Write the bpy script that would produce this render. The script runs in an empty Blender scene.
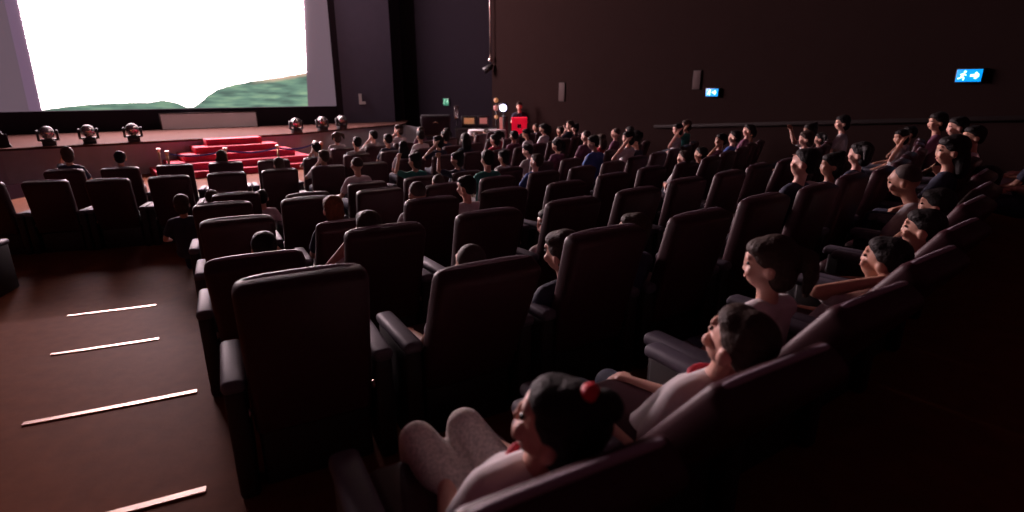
import bpy, bmesh, math, random
from mathutils import Vector, Matrix, Euler
random.seed(7)
COL = bpy.context.scene.collection
PI = math.pi
R_ = math.radians

# ------------------------------------------------------------------ camera
F_PX, HORIZON = 545.0, 88.0
PITCH = math.atan((256 - HORIZON) / F_PX)
cam_d = bpy.data.cameras.new('camera')
cam = bpy.data.objects.new('camera', cam_d); COL.objects.link(cam)
cam_d.sensor_width = 36; cam_d.lens = F_PX / 1024 * 36; cam_d.clip_start = 0.05; cam_d.clip_end = 200
cam.rotation_euler = (PI/2 - PITCH, 0, 0)
cam_d.dof.use_dof = True; cam_d.dof.focus_distance = 4.5; cam_d.dof.aperture_fstop = 1.4
bpy.context.scene.camera = cam

def ray(x, y):
    u = (x-512)/F_PX; v = -(y-256)/F_PX; c, s = math.cos(PITCH), math.sin(PITCH)
    return Vector((u, c+v*s, -s+v*c))
def at_z(x, y, z):
    r = ray(x, y); return r*(z/r.z)
def at_d(x, y, d):
    r = ray(x, y); return r*(d/math.hypot(r.x, r.y))
def proj(p):
    c, s = math.cos(PITCH), math.sin(PITCH)
    zc = p[1]*c-p[2]*s
    if zc < .1: return (-999, -999)
    return 512+F_PX*p[0]/zc, 256-F_PX*(p[1]*s+p[2]*c)/zc

# ------------------------------------------------------------------ materials
MATS = {}
def mat(name, col, rough=.6, metal=0., emit=None, strength=0., noise=None, spec=.5, sheen=0., bump=0.):
    m = bpy.data.materials.new(name); m.use_nodes = True
    nt = m.node_tree; b = nt.nodes['Principled BSDF']
    b.inputs['Base Color'].default_value = (*col, 1); b.inputs['Roughness'].default_value = rough
    b.inputs['Metallic'].default_value = metal; b.inputs['Specular IOR Level'].default_value = spec
    if sheen: b.inputs['Sheen Weight'].default_value = sheen
    if emit:
        b.inputs['Emission Color'].default_value = (*emit, 1); b.inputs['Emission Strength'].default_value = strength
    if noise:
        sc, amt = noise
        tc = nt.nodes.new('ShaderNodeTexCoord'); n = nt.nodes.new('ShaderNodeTexNoise')
        n.inputs['Scale'].default_value = sc; n.inputs['Detail'].default_value = 5
        nt.links.new(tc.outputs['Object'], n.inputs['Vector'])
        r = nt.nodes.new('ShaderNodeMapRange')
        r.inputs['To Min'].default_value = 1-amt; r.inputs['To Max'].default_value = 1+amt
        nt.links.new(n.outputs['Fac'], r.inputs['Value'])
        mx = nt.nodes.new('ShaderNodeMix'); mx.data_type = 'RGBA'; mx.blend_type = 'MULTIPLY'
        mx.inputs['Factor'].default_value = 1; mx.inputs['A'].default_value = (*col, 1)
        nt.links.new(r.outputs['Result'], mx.inputs['B']); nt.links.new(mx.outputs['Result'], b.inputs['Base Color'])
        if bump:
            bp = nt.nodes.new('ShaderNodeBump'); bp.inputs['Strength'].default_value = bump; bp.inputs['Distance'].default_value = .01
            nt.links.new(n.outputs['Fac'], bp.inputs['Height']); nt.links.new(bp.outputs['Normal'], b.inputs['Normal'])
    MATS[name] = m
    return m

mat('carpet', (.165, .050, .021), .6, noise=(9, .30), bump=.2, spec=.025)
MATS['carpet'].node_tree.nodes['Principled BSDF'].inputs['Specular Tint'].default_value = (1, .62, .5, 1)
mat('carpet_dark', (.20, .11, .075), .9, noise=(7, .3), spec=.2)
mat('leather', (.052, .016, .022), .48, noise=(30, .2), spec=.25)
mat('leather_base', (.016, .01, .011), .6, noise=(20, .2))
mat('arm_pad', (.098, .084, .112), .6, noise=(25, .12), spec=.25)
mat('edge_highlight', (.34, .29, .34), .42, spec=.4)  # pale colour paints the highlight along the backrest tops
mat('steel', (.75, .62, .58), .32, 1.)
mat('brass', (.8, .55, .3), .3, 1.)
mat('nosing', (.85, .62, .52), .38, .9)
mat('stage_wood', (.075, .036, .030), .8, noise=(3, .15), spec=.03)
mat('stage_face', (.5, .5, .56), .7, noise=(5, .15), spec=.2)
mat('red_carpet', (.62, .03, .07), .8, noise=(25, .15))
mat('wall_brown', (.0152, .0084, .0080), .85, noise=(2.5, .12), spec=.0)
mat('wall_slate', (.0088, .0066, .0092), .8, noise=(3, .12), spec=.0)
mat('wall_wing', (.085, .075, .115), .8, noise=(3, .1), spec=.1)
mat('mask_black', (.02, .014, .022), .8, spec=.1)
mat('trim_dark', (.012, .007, .007), .7, spec=.1)
mat('plate', (.045, .026, .025), .7, spec=.1)
mat('panel_white', (.85, .88, .95), .6)
mat('black_plastic', (.018, .017, .02), .45)
mat('lamp_ring', (.5, .5, .52), .25, .8)
mat('lamp_glass', (.05, .05, .06), .1)
mat('belt_blue', (.04, .07, .5), .6)
mat('white_cloth', (.62, .58, .6), .7)
mat('red_glow_plastic', (.75, .012, .05), .5, emit=(.8, .004, .03), strength=.6)  # emission added so the lectern looks brightly lit
mat('orange_glow', (.6, .3, .15), .5, emit=(1, .45, .2), strength=.22)
mat('pink_glow', (.5, .2, .2), .5, emit=(1, .35, .3), strength=.22)
mat('spot_glow', (1, 1, 1), .3, emit=(.72, .68, 1), strength=6)
mat('exit_cyan', (.0, .2, .5), .4, emit=(.0, .28, .85), strength=1.3)
mat('exit_white', (.6, .9, 1), .4, emit=(.55, .95, 1), strength=2.5)
mat('exit_green', (.02, .2, .12), .4, emit=(.05, .3, .15), strength=.28)
mat('exit_pale', (.3, .7, .5), .4, emit=(.2, .6, .4), strength=.3)
mat('skin_fair', (.78, .44, .34), .5, noise=(6, .08))
mat('skin_tan', (.62, .33, .23), .5, noise=(6, .08))
mat('skin_brown', (.44, .22, .15), .5, noise=(6, .08))
mat('hair_black', (.010, .007, .007), .62, noise=(55, .5), bump=1., spec=.3)
mat('hair_brown', (.05, .028, .02), .62, noise=(55, .5), bump=1., spec=.3)
mat('hair_auburn', (.16, .05, .02), .62, noise=(55, .5), bump=1., spec=.3)
mat('hair_shaved', (.06, .042, .036), .7, noise=(60, .3))
mat('cloth_white', (.82, .78, .79), .85, noise=(18, .15))
mat('cloth_grey', (.5, .47, .48), .85, noise=(45, .35))
mat('cloth_red', (.55, .04, .07), .8, noise=(18, .15))
mat('cloth_blue', (.06, .13, .42), .8, noise=(18, .15))
mat('cloth_teal', (.03, .22, .19), .8, noise=(18, .15))
mat('cloth_navy', (.03, .035, .07), .8, noise=(18, .15))
mat('cloth_plum', (.16, .05, .10), .8, noise=(18, .15))
mat('cloth_jean', (.10, .11, .15), .85, noise=(60, .35))
mat('cloth_pattern', (.66, .60, .56), .85, noise=(90, .7))
mat('shoe', (.05, .045, .05), .6)
mat('eye', (.02, .015, .015), .15)
mat('lips', (.42, .15, .13), .45)
mat('hairband', (.8, .03, .05), .5)

# projected picture on the screen: pale sky over green hills
def screen_material():
    m = bpy.data.materials.new('projected_picture'); m.use_nodes = True
    nt = m.node_tree; N = nt.nodes.new; L = nt.links.new
    b = nt.nodes['Principled BSDF']; b.inputs['Base Color'].default_value = (.05, .045, .05, 1); b.inputs['Roughness'].default_value = .9
    uv = N('ShaderNodeUVMap'); uv.uv_map = 'picture'
    sp = N('ShaderNodeSeparateXYZ'); L(uv.outputs['UV'], sp.inputs[0])
    cu = N('ShaderNodeFloatCurve'); cv = cu.mapping.curves[0]
    # the ridge of the hills, from left to right across the picture
    pts = []
    for x, y in ((42, 109), (60, 106.5), (90, 103.5), (120, 102.5), (150, 101.5), (163, 99.5), (175, 102), (188, 106.6), (193, 106.6), (200, 102), (207, 95), (216, 89), (232, 84), (250, 80.5), (280, 76.5), (308, 72)):
        p = on_screen(x, y); pts.append((min(1, max(0, (p-bl).dot(ST)/(br-bl).dot(ST))), (p.z-zb)/(ZTOP-zb)-.006))
    pts[0] = (0, pts[0][1]); pts[-1] = (1, pts[-1][1])
    cv.points[0].location = pts[0]; cv.points[1].location = pts[-1]
    for p in pts[1:-1]: cv.points.new(*p)
    for p in cv.points: p.handle_type = 'VECTOR'
    cu.mapping.update(); L(sp.outputs['X'], cu.inputs['Value'])
    nz = N('ShaderNodeTexNoise'); nz.inputs['Scale'].default_value = 45; nz.inputs['Detail'].default_value = 4; L(uv.outputs['UV'], nz.inputs['Vector'])
    a = N('ShaderNodeMath'); a.operation = 'MULTIPLY_ADD'; L(nz.outputs['Fac'], a.inputs[0]); a.inputs[1].default_value = .012; L(cu.outputs['Value'], a.inputs[2])
    d = N('ShaderNodeMath'); d.operation = 'SUBTRACT'; L(a.outputs[0], d.inputs[0]); L(sp.outputs['Y'], d.inputs[1])   # >0 below the ridge
    msk = N('ShaderNodeMapRange'); msk.inputs['From Min'].default_value = 0; msk.inputs['From Max'].default_value = .006; L(d.outputs[0], msk.inputs['Value'])
    # hill colour: brown crest, dark trees, light meadow
    mp = N('ShaderNodeMapping'); mp.inputs['Scale'].default_value = (7, 34, 1); L(uv.outputs['UV'], mp.inputs['Vector'])
    n2 = N('ShaderNodeTexNoise'); n2.inputs['Scale'].default_value = 1.2; n2.inputs['Detail'].default_value = 4; L(mp.outputs[0], n2.inputs['Vector'])
    r2 = N('ShaderNodeValToRGB'); e = r2.color_ramp.elements
    e[0].position = .33; e[0].color = (.085, .15, .125, 1); e[1].position = .68; e[1].color = (.30, .47, .30, 1)
    x = e.new(.5); x.color = (.16, .29, .22, 1)
    L(n2.outputs['Fac'], r2.inputs[0])
    cr = N('ShaderNodeMapRange'); cr.inputs['From Min'].default_value = .03; cr.inputs['From Max'].default_value = .012; L(d.outputs[0], cr.inputs['Value'])
    rx = N('ShaderNodeMapRange'); rx.inputs['From Min'].default_value = .74; rx.inputs['From Max'].default_value = .85; L(sp.outputs['X'], rx.inputs['Value'])
    mm = N('ShaderNodeMath'); mm.operation = 'MULTIPLY'; L(cr.outputs[0], mm.inputs[0]); L(rx.outputs[0], mm.inputs[1])
    mc = N('ShaderNodeMix'); mc.data_type = 'RGBA'; L(mm.outputs[0], mc.inputs['Factor']); L(r2.outputs[0], mc.inputs['A']); mc.inputs['B'].default_value = (.66, .46, .34, 1)
    mx = N('ShaderNodeMix'); mx.data_type = 'RGBA'; L(msk.outputs[0], mx.inputs['Factor'])
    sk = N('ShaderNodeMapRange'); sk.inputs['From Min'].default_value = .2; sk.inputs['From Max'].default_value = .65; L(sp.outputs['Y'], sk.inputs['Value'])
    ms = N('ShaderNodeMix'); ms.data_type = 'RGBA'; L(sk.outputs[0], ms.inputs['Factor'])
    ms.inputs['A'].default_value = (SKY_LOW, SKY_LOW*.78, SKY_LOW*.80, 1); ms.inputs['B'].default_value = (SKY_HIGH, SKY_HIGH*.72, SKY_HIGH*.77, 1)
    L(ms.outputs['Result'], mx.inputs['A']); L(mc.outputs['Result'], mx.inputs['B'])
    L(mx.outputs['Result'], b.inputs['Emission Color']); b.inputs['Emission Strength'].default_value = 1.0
    MATS['picture'] = m
SKY_LOW, SKY_HIGH = 10.0, 54.0  # sky strength raised towards the unseen top to light the hall
mat('screen_cloth', (.14, .12, .14), .9, emit=(.125, .088, .115), strength=.9)  # emission stands in for projector spill on the bare border
mat('screen_cloth_edge', (.2, .17, .2), .9, emit=(.15, .095, .16), strength=.9)  # same painted spill, purpler, beside the picture

# ------------------------------------------------------------------ mesh helpers
def new_mesh(bm, name, smooth=True):
    me = bpy.data.meshes.new(name); bm.to_mesh(me); bm.free()
    if smooth:
        me.shade_smooth()
    return me
def link(name, me, m=None, parent=None, loc=None, rot=None):
    o = bpy.data.objects.new(name, me); COL.objects.link(o)
    if m is not None and me is not None and len(me.materials) == 0: me.materials.append(MATS[m])
    if parent: o.parent = parent
    if loc is not None: o.location = loc
    if rot is not None: o.rotation_euler = rot
    return o
def empty(name, loc, rz=0):
    o = bpy.data.objects.new(name, None); COL.objects.link(o); o.location = loc; o.rotation_euler = (0, 0, rz); o.empty_display_size = .1
    return o
def tag(o, label, cat, group=None, kind=None):
    o['label'] = label; o['category'] = cat
    if group: o['group'] = group
    if kind: o['kind'] = kind
    return o
def add_box(bm, x0, x1, y0, y1, z0, z1, bev=0., seg=2):
    vs = bmesh.ops.create_cube(bm, size=1)['verts']
    for v in vs:
        v.co = Vector(((x0+x1)/2+v.co.x*(x1-x0), (y0+y1)/2+v.co.y*(y1-y0), (z0+z1)/2+v.co.z*(z1-z0)))
    if bev:
        es = list({e for v in vs for e in v.link_edges})
        bmesh.ops.bevel(bm, geom=es, offset=bev, segments=seg, profile=.5, affect='EDGES')
def box(name, m, b, parent=None, bev=0., loc=None, rot=None, seg=2):
    bm = bmesh.new(); add_box(bm, *b, bev=bev, seg=seg)
    me = new_mesh(bm, name, smooth=False)
    if bev: me.shade_smooth(); 
    o = link(name, me, m, parent, loc, rot)
    return o
def add_tube(bm, pts, rad, n=10, cap=True):
    rings = []
    pts = [Vector(p) for p in pts]
    for i, p in enumerate(pts):
        d = (pts[min(i+1, len(pts)-1)]-pts[max(i-1, 0)]).normalized()
        a = d.orthogonal().normalized(); b = d.cross(a)
        if rings:   # keep the rings aligned
            ref = rings[-1][0].co-pts[i-1]; a = (ref-d*ref.dot(d)).normalized(); b = d.cross(a)
        r = rad[i] if isinstance(rad, (list, tuple)) else rad
        rings.append([bm.verts.new(p+(a*math.cos(2*PI*k/n)+b*math.sin(2*PI*k/n))*r) for k in range(n)])
    for r0, r1 in zip(rings, rings[1:]):
        for k in range(n): bm.faces.new((r0[k], r0[(k+1) % n], r1[(k+1) % n], r1[k]))
    if cap:
        bm.faces.new(rings[0][::-1]); bm.faces.new(rings[-1])
def tube(name, m, pts, rad, parent=None, n=10):
    bm = bmesh.new(); add_tube(bm, pts, rad, n); return link(name, new_mesh(bm, name), m, parent)
def add_ball(bm, c, r, rot=None, u=14, v=10):
    M = Matrix.Translation(Vector(c)) @ (rot.to_4x4() if rot else Matrix.Identity(4)) @ Matrix.Diagonal((*(r if isinstance(r, (tuple, list)) else (r, r, r)), 1))
    bmesh.ops.create_uvsphere(bm, u_segments=u, v_segments=v, radius=1, matrix=M)
def ball(name, m, c, r, parent=None, rot=None):
    bm = bmesh.new(); add_ball(bm, c, r, rot); return link(name, new_mesh(bm, name), m, parent)
def add_prism(bm, poly, z0, z1):
    a = [bm.verts.new((p[0], p[1], z0)) for p in poly]; b = [bm.verts.new((p[0], p[1], z1)) for p in poly]
    n = len(poly)
    bm.faces.new(a[::-1]); bm.faces.new(b)
    for i in range(n): bm.faces.new((a[i], a[(i+1) % n], b[(i+1) % n], b[i]))
    bmesh.ops.recalc_face_normals(bm, faces=bm.faces[:])
def prism(name, m, poly, z0, z1, parent=None):
    bm = bmesh.new(); add_prism(bm, poly, z0, z1); return link(name, new_mesh(bm, name, False), m, parent)
def struct(o): o['kind'] = 'structure'; return o

WORDS = ('first second third fourth fifth sixth seventh eighth ninth tenth eleventh twelfth thirteenth fourteenth fifteenth sixteenth '
         'seventeenth eighteenth nineteenth twentieth twenty-first twenty-second twenty-third twenty-fourth twenty-fifth twenty-sixth twenty-seventh twenty-eighth').split()

# ------------------------------------------------------------------ the raked floor: rings about the stage
CX, CY = -10.15, 20.02
def pol(Rr, deg, z=0.):
    a = R_(deg); return Vector((CX+Rr*math.sin(a), CY-Rr*math.cos(a), z))
def polar(p):
    dx, dy = p[0]-CX, CY-p[1]; return math.hypot(dx, dy), math.degrees(math.atan2(dx, dy))
FL0, DROP = -1.726, .125
def floor_z(k): return FL0-DROP*min(max(k, -1), 5)
NOSE = [22.44-1.0, 21.13-.02, 19.82, 18.53, 17.16, 15.88]        # front edge of the platform of row k (k = -1 .. 4)
NOSE = {-1: 22.44, 0: 21.12, 1: 19.82, 2: 18.54, 3: 17.17, 4: 15.89}
bm = bmesh.new()
A0, A1, DA = -6, 84, 1.5
angs = [A0+i*DA for i in range(int((A1-A0)/DA)+1)]
prof = [(27.0, floor_z(-1))]
for k in range(-1, 5):
    prof += [(NOSE[k], floor_z(k)), (NOSE[k], floor_z(k+1))]
prof += [(1.0, floor_z(5))]
rows_v = [[bm.verts.new(pol(r-(.045*max(0, a-28) if abs(r-NOSE[0]) < .01 else 0), a, z)) for a in angs] for r, z in prof]
for r0, r1 in zip(rows_v, rows_v[1:]):
    for i in range(len(angs)-1): bm.faces.new((r0[i], r0[i+1], r1[i+1], r1[i]))
bmesh.ops.recalc_face_normals(bm, faces=bm.faces[:])
fl = struct(link('floor', new_mesh(bm, 'floor', False), 'carpet'))
# aisle nosing strips (k, pixel of the end by the seats, angle span)
for k, p0, span in ((0, (236, 508), 3.0), (1, (213, 392), 3.2), (2, (205, 333), 2.9), (3, (175, 297), 2.55), (4, (172, 273), 2.8)):
    rr, a1 = polar(at_z(*p0, floor_z(k)))
    bm = bmesh.new(); n = 10; vs = []
    for i in range(n+1):
        a = a1-span*i/n
        vs.append([bm.verts.new(pol(NOSE[k]+dr, a, floor_z(k)+dz)) for dr, dz in ((.035, .001), (.034, .007), (-.004, .007), (-.010, .001), (-.010, -.022), (.0, -.022))])
    for u, w in zip(vs, vs[1:]):
        for j in range(5): bm.faces.new((u[j], u[j+1], w[j+1], w[j]))
    bm.faces.new(vs[0]); bm.faces.new(vs[-1][::-1])
    bmesh.ops.recalc_face_normals(bm, faces=bm.faces[:])
    o = link('step_nosing', new_mesh(bm, 'step_nosing', False), 'nosing')
    tag(o, 'thin shiny metal strip on the '+WORDS[k]+' aisle step down from the camera', 'step edge strip', 'metal strips on the aisle steps')

# ------------------------------------------------------------------ stage
ZS = -1.45
front = [at_z(*p, ZS) for p in ((-60, 151.5), (0, 149), (60, 146), (120, 143), (175, 140), (240, 136.6), (300, 133), (340, 129), (375, 126), (405, 123.5))]
front = [Vector((p.x, p.y, 0)) for p in front]
back = [at_d(x, 130, d) for x, d in ((410, 27.5), (337, 26.5), (180, 25.5), (40, 25.5), (-60, 26))]
poly = [(p.x, p.y) for p in front]+[(p.x, p.y) for p in back]
st = struct(prism('floor_stage', 'stage_wood', poly, ZS-.06, ZS))
bm = bmesh.new(); lo = []; up = []
fr2 = front+[Vector((-2.4, 24.3, 0))]
for i, p in enumerate(fr2):
    off = Vector((p.x, p.y, 0)).normalized()*.05
    q = p+off
    top = ZS-.06 if i < len(front) else ZS-.5
    up.append(bm.verts.new((q.x, q.y, top))); lo.append(bm.verts.new((q.x, q.y, floor_z(5))))
for i in range(len(up)-1): bm.faces.new((lo[i], lo[i+1], up[i+1], up[i]))
struct(link('wall_stage_front', new_mesh(bm, 'wall_stage_front', False), 'stage_face'))

# screen plane
ST = Vector((math.sin(R_(55)), math.cos(R_(55)), 0)); SN = Vector((ST.y, -ST.x, 0))   # along the screen, towards the audience
SO = at_d(175, 109, 24.0)
def on_screen(x, y, off=0.):
    r = ray(x, y); t = (SO+SN*off).dot(SN)/r.dot(SN); return r*t
def quad(name, m, pts, thick, parent=None, uv=None):
    """a slab whose front face has the four points, with real thickness away from the audience"""
    bm = bmesh.new(); f = [bm.verts.new(p) for p in pts]; b = [bm.verts.new(p-SN*thick) for p in pts]
    ff = bm.faces.new(f); bm.faces.new(b[::-1])
    for i in range(4): bm.faces.new((f[i], b[i], b[(i+1) % 4], f[(i+1) % 4]))
    bmesh.ops.recalc_face_normals(bm, faces=bm.faces[:])
    if uv:
        l = bm.loops.layers.uv.new('picture')
        for fc in bm.faces:
            for lp in fc.loops:
                j = (f.index(lp.vert) if lp.vert in f else b.index(lp.vert)); lp[l].uv = uv[j]
    return link(name, new_mesh(bm, name, False), m, parent)
ZTOP = 5.6
bl, br = on_screen(42, 110.3), on_screen(308, 106.5)
zb = (bl.z+br.z)/2; bl.z = br.z = zb
def up_line(x0, y0, x1, y1, z):            # follow an image line on the screen plane up to height z
    p = on_screen(x0, y0); q = on_screen(x1, y1); t = (z-p.z)/(q.z-p.z); return p.lerp(q, t)
tl, tr = up_line(42, 110, 18, 0, ZTOP), up_line(308, 107, 303, 0, ZTOP)
scr = tag(empty('cinema_screen', (SO.x, SO.y, ZS)), 'huge glowing cinema screen with pale sky over green hills behind the stage', 'screen')
def par_keep(o, p):
    o.parent = p; o.matrix_parent_inverse = Matrix.Translation(p.location).inverted() if p.rotation_euler.z == 0 else p.matrix_basis.inverted(); return o
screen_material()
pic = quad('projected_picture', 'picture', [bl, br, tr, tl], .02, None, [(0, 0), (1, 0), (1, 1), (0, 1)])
par_keep(pic, scr)
gr_b, gr_t = on_screen(337, 105.5), up_line(337, 105.5, 333, 0, ZTOP+.5)
gr_b.z = zb-.02
gl = on_screen(-70, 112); gl.z = zb-.02; gl_t = gl+Vector((0, 0, ZTOP+.5-zb))
cl = quad('screen_cloth', 'screen_cloth', [p-SN*.03 for p in (gl, gr_b, gr_t, gl_t)], .03); par_keep(cl, scr)
e0, e1 = on_screen(29, 110.4, -.01), up_line(29, 110, 4, 0, ZTOP); e0.z = zb
cl2 = quad('screen_cloth_edge', 'screen_cloth_edge', [e0-SN*.012, bl-SN*.012, tl-SN*.012, e1-SN*.012], .01); par_keep(cl2, scr)
# masking under the screen and the wings
m0, m1 = on_screen(-90, 112, -.10), on_screen(341, 105.5, -.10)
mk = struct(quad('wall_screen_mask', 'mask_black', [Vector((m0.x, m0.y, ZS)), Vector((m1.x, m1.y, ZS)), Vector((m1.x, m1.y, zb-.01)), Vector((m0.x, m0.y, zb-.01))], .1))
mk2a, mk2b = on_screen(336.5, 105, -.02), on_screen(343, 105, -.02)
struct(quad('trim_1', 'mask_black', [Vector((mk2a.x, mk2a.y, ZS)), Vector((mk2b.x, mk2b.y, ZS)), Vector((mk2b.x, mk2b.y, 8)), Vector((mk2a.x, mk2a.y, 8))], .1))
CORNER = Vector((-.77, 22.0, 0)); WD = Vector((.541, -.841, 0)).normalized(); WN = Vector((-WD.y*-1, 0, 0))
wing_l = Vector((mk2b.x, mk2b.y, 0)); wing_r = at_d(394, 100, 25.6); wing_r.z = 0
def wall(name, m, a, b, z0, z1, thick=.2):
    d = (b-a).normalized(); n = Vector((d.y, -d.x, 0))
    if n.dot(-a) < 0: n = -n
    bm = bmesh.new(); add_prism(bm, [(p.x, p.y) for p in (a, b, b-n*thick, a-n*thick)], z0, z1)
    return struct(link(name, new_mesh(bm, name, False), m))
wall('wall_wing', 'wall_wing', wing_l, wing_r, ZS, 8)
wall('wall_recess', 'mask_black', wing_r+Vector((-.05, .3, 0)), at_d(404, 100, 27.5), -2.4, 8)
sl = at_d(404, 100, 27.0)
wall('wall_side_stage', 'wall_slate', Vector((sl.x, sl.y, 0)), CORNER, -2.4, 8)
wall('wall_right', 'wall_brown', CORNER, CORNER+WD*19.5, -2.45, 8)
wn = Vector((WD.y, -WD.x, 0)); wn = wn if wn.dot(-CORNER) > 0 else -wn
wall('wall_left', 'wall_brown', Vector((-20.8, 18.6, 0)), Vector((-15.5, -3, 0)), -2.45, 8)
def on_wall(x, y, off=0.):
    r = ray(x, y); t = (CORNER+wn*off).dot(wn)/r.dot(wn); return r*t
WANG = math.atan2(WD.y, WD.x)
def wall_box(name, m, x, y, w, h, t, off=0., parent=None, bev=.0, loc_parent=None):
    c = on_wall(x, y, off+t/2)
    return box(name, m, (-w/2, w/2, -t/2, t/2, -h/2, h/2), parent, bev, c, (0, 0, WANG))
# rail along the brown wall
ra, rb = on_wall(655, 126.5), on_wall(1085, 116.5)
d = (rb-ra); ln = d.length; mid = (ra+rb)/2+wn*.04
struct(box('trim_2', 'trim_dark', (-ln/2, ln/2, -.02, .02, -.04, .04), None, .01, mid, Euler((0, -math.asin(d.z/ln), WANG))))

# ------------------------------------------------------------------ red stairs up to the stage
FT = Vector((math.sin(R_(51)), math.cos(R_(51)), 0)); FN = Vector((FT.y, -FT.x, 0))
S0 = at_z(231, 137.2, ZS); S0.z = 0
stairs = tag(empty('stage_stairs', (S0.x, S0.y, floor_z(5))), 'wide flight of red carpeted steps leading up to the stage', 'stairs')
nst = 5
rise = (ZS-floor_z(5))/nst
srot = math.atan2(FT.y, FT.x)
for i in range(nst):
    ztop = ZS-.005-rise*i
    hw = .78+.37*i; dep = .42+.36*i
    o = box('step', 'red_carpet', (-hw, hw, -dep, .25 if i else .1, ztop-rise+.0, ztop), None, .012, Vector((S0.x, S0.y, 0)), (0, 0, srot))
    o.parent = stairs; o.matrix_parent_inverse = stairs.matrix_basis.inverted()

# stanchions with blue belts
def post(x, ytop, dn, label, wide=.03):
    r = ray(x, ytop); o_ = Vector((S0.x, S0.y, 0))+FN*dn
    tt = o_.dot(FN)/(r.x*FN.x+r.y*FN.y); p = r*tt; h = p.z-floor_z(5); p.z = floor_z(5)
    t = tag(empty('barrier_post', p), label, 'barrier post', 'barrier posts before the stage stairs')
    bm = bmesh.new(); add_tube(bm, [(0, 0, 0), (0, 0, .015), (0, 0, .03)], [.16, .16, .03], 16); link('post_base', new_mesh(bm, 'post_base'), 'steel', t)
    tube('pole', 'brass', [(0, 0, .02), (0, 0, h-.06)], wide, t)
    bm = bmesh.new(); add_tube(bm, [(0, 0, h-.08), (0, 0, h-.02), (0, 0, h)], [.05, .06, .045], 12); link('post_head', new_mesh(bm, 'post_head'), 'steel', t)
    return p+Vector((0, 0, h-.07))
pp = {}
for n_, x, yt, dn, lab in (('a', 158, 148.5, 1.5, 'slim barrier post farthest from the brown wall, beside the red steps'), ('b', 166.5, 151, 2.0, 'slim barrier post holding the far end of the blue belt by the red steps'),
                    ('c', 225, 147.5, 2.15, 'slim barrier post in front of the middle of the red steps'), ('d', 277, 145, 2.15, 'slim barrier post in front of the brown-wall end of the red steps'),
                    ('e', 314.5, 141, 1.6, 'barrier post with a pale head at the end of the blue belt'), ('f', 321, 142, 1.3, 'barrier post nearest the brown wall, behind a dark-haired head')):
    pp[n_] = post(x, yt, dn, lab)
def belt(a, b, label):
    pts = []
    for i in range(9):
        t = i/8; p = a.lerp(b, t); p.z -= .10*4*t*(1-t); pts.append(p)
    bm = bmesh.new(); vs = []
    for p in pts: vs.append((bm.verts.new(p+Vector((0, 0, .022))), bm.verts.new(p-Vector((0, 0, .022))), bm.verts.new(p+Vector((.004, -.004, -.022))), bm.verts.new(p+Vector((.004, -.004, .022)))))
    for u, w in zip(vs, vs[1:]):
        for j in range(4): bm.faces.new((u[j], u[(j+1) % 4], w[(j+1) % 4], w[j]))
    bm.faces.new(vs[0]); bm.faces.new(vs[-1][::-1])
    bmesh.ops.recalc_face_normals(bm, faces=bm.faces[:])
    tag(link('barrier_belt', new_mesh(bm, 'barrier_belt'), 'belt_blue'), label, 'barrier belt', 'blue belts between the barrier posts')
belt(pp['b'], pp['c'], 'blue belt strung to the middle post from the far end of red steps')
belt(pp['c'], pp['d'], 'blue belt strung across the middle of the red steps')
belt(pp['d'], pp['e'], 'blue belt running past the red steps to the pale-headed post')

# moving-head stage lights
def stage_light(x, yb, label, turn):
    p = at_z(x, yb, ZS)
    t = tag(empty('stage_light', p, math.atan2(-p.y, -p.x)+PI/2+turn), label, 'stage light', 'moving-head lights along the stage edge')
    box('light_base', 'black_plastic', (-.15, .15, -.13, .13, 0, .13), t, .02)
    for s in (-1, 1):
        bm = bmesh.new(); add_box(bm, s*.2-.03, s*.2+.03, -.05, .05, .12, .40, .02); link('yoke_arm', new_mesh(bm, 'yoke_arm'), 'black_plastic', t)
    box('yoke_bridge', 'black_plastic', (-.21, .21, -.06, .06, .12, .17), t, .015)
    ball('lamp_head', 'black_plastic', (0, .02, .33), (.165, .17, .17), t)
    bm = bmesh.new(); add_tube(bm, [(0, -.12, .34), (0, -.16, .345), (0, -.165, .345), (0, -.13, .34)], [.15, .15, .115, .11], 20, cap=False); link('lens_ring', new_mesh(bm, 'lens_ring'), 'lamp_ring', t)
    ball('lens', 'lamp_glass', (0, -.115, .34), (.115, .045, .115), t)
for x, yb, lab, tn in ((50, 145.5, 'round stage light farthest from the red steps, below the dark end of the stage', 0), (90.5, 143.5, 'middle light of the three below the low green hills', 0),
                  (134.5, 141.5, 'round stage light nearest the red steps, below the low green hills', 0), (297, 133, 'round stage light nearest the red steps on their brown-wall side', .3),
                  (323, 131, 'middle stage light of the three beyond the barrier post', .4), (342, 129.2, 'round stage light farthest along the stage edge towards the brown wall', .5)):
    stage_light(x, yb, lab, tn)

# long pale panel standing on the stage under the screen
pa, pb, pc, pd = on_screen(162, 128.5, .25), on_screen(258, 124.5, .25), on_screen(256, 111.5, .2), on_screen(161, 114.2, .2)
pa.z = pb.z = ZS; 
hgt = (pc.z+pd.z)/2; pc = Vector((pb.x, pb.y, hgt))-SN*.06; pd = Vector((pa.x, pa.y, hgt))-SN*.06
lp = tag(empty('long_panel', (pa+pb)/2), 'long pale panel standing on the stage under the screen', 'panel')
par_keep(quad('board', 'panel_white', [pa, pb, pc, pd], .05), lp)
fe = (pb-pa).normalized()
bm = bmesh.new()
for a_, b_ in ((pa, pb), (pb, pc), (pc, pd), (pd, pa)): add_tube(bm, [a_+SN*.01, b_+SN*.01], .02, 6)
par_keep(link('panel_frame', new_mesh(bm, 'panel_frame'), 'plate'), lp)
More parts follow.
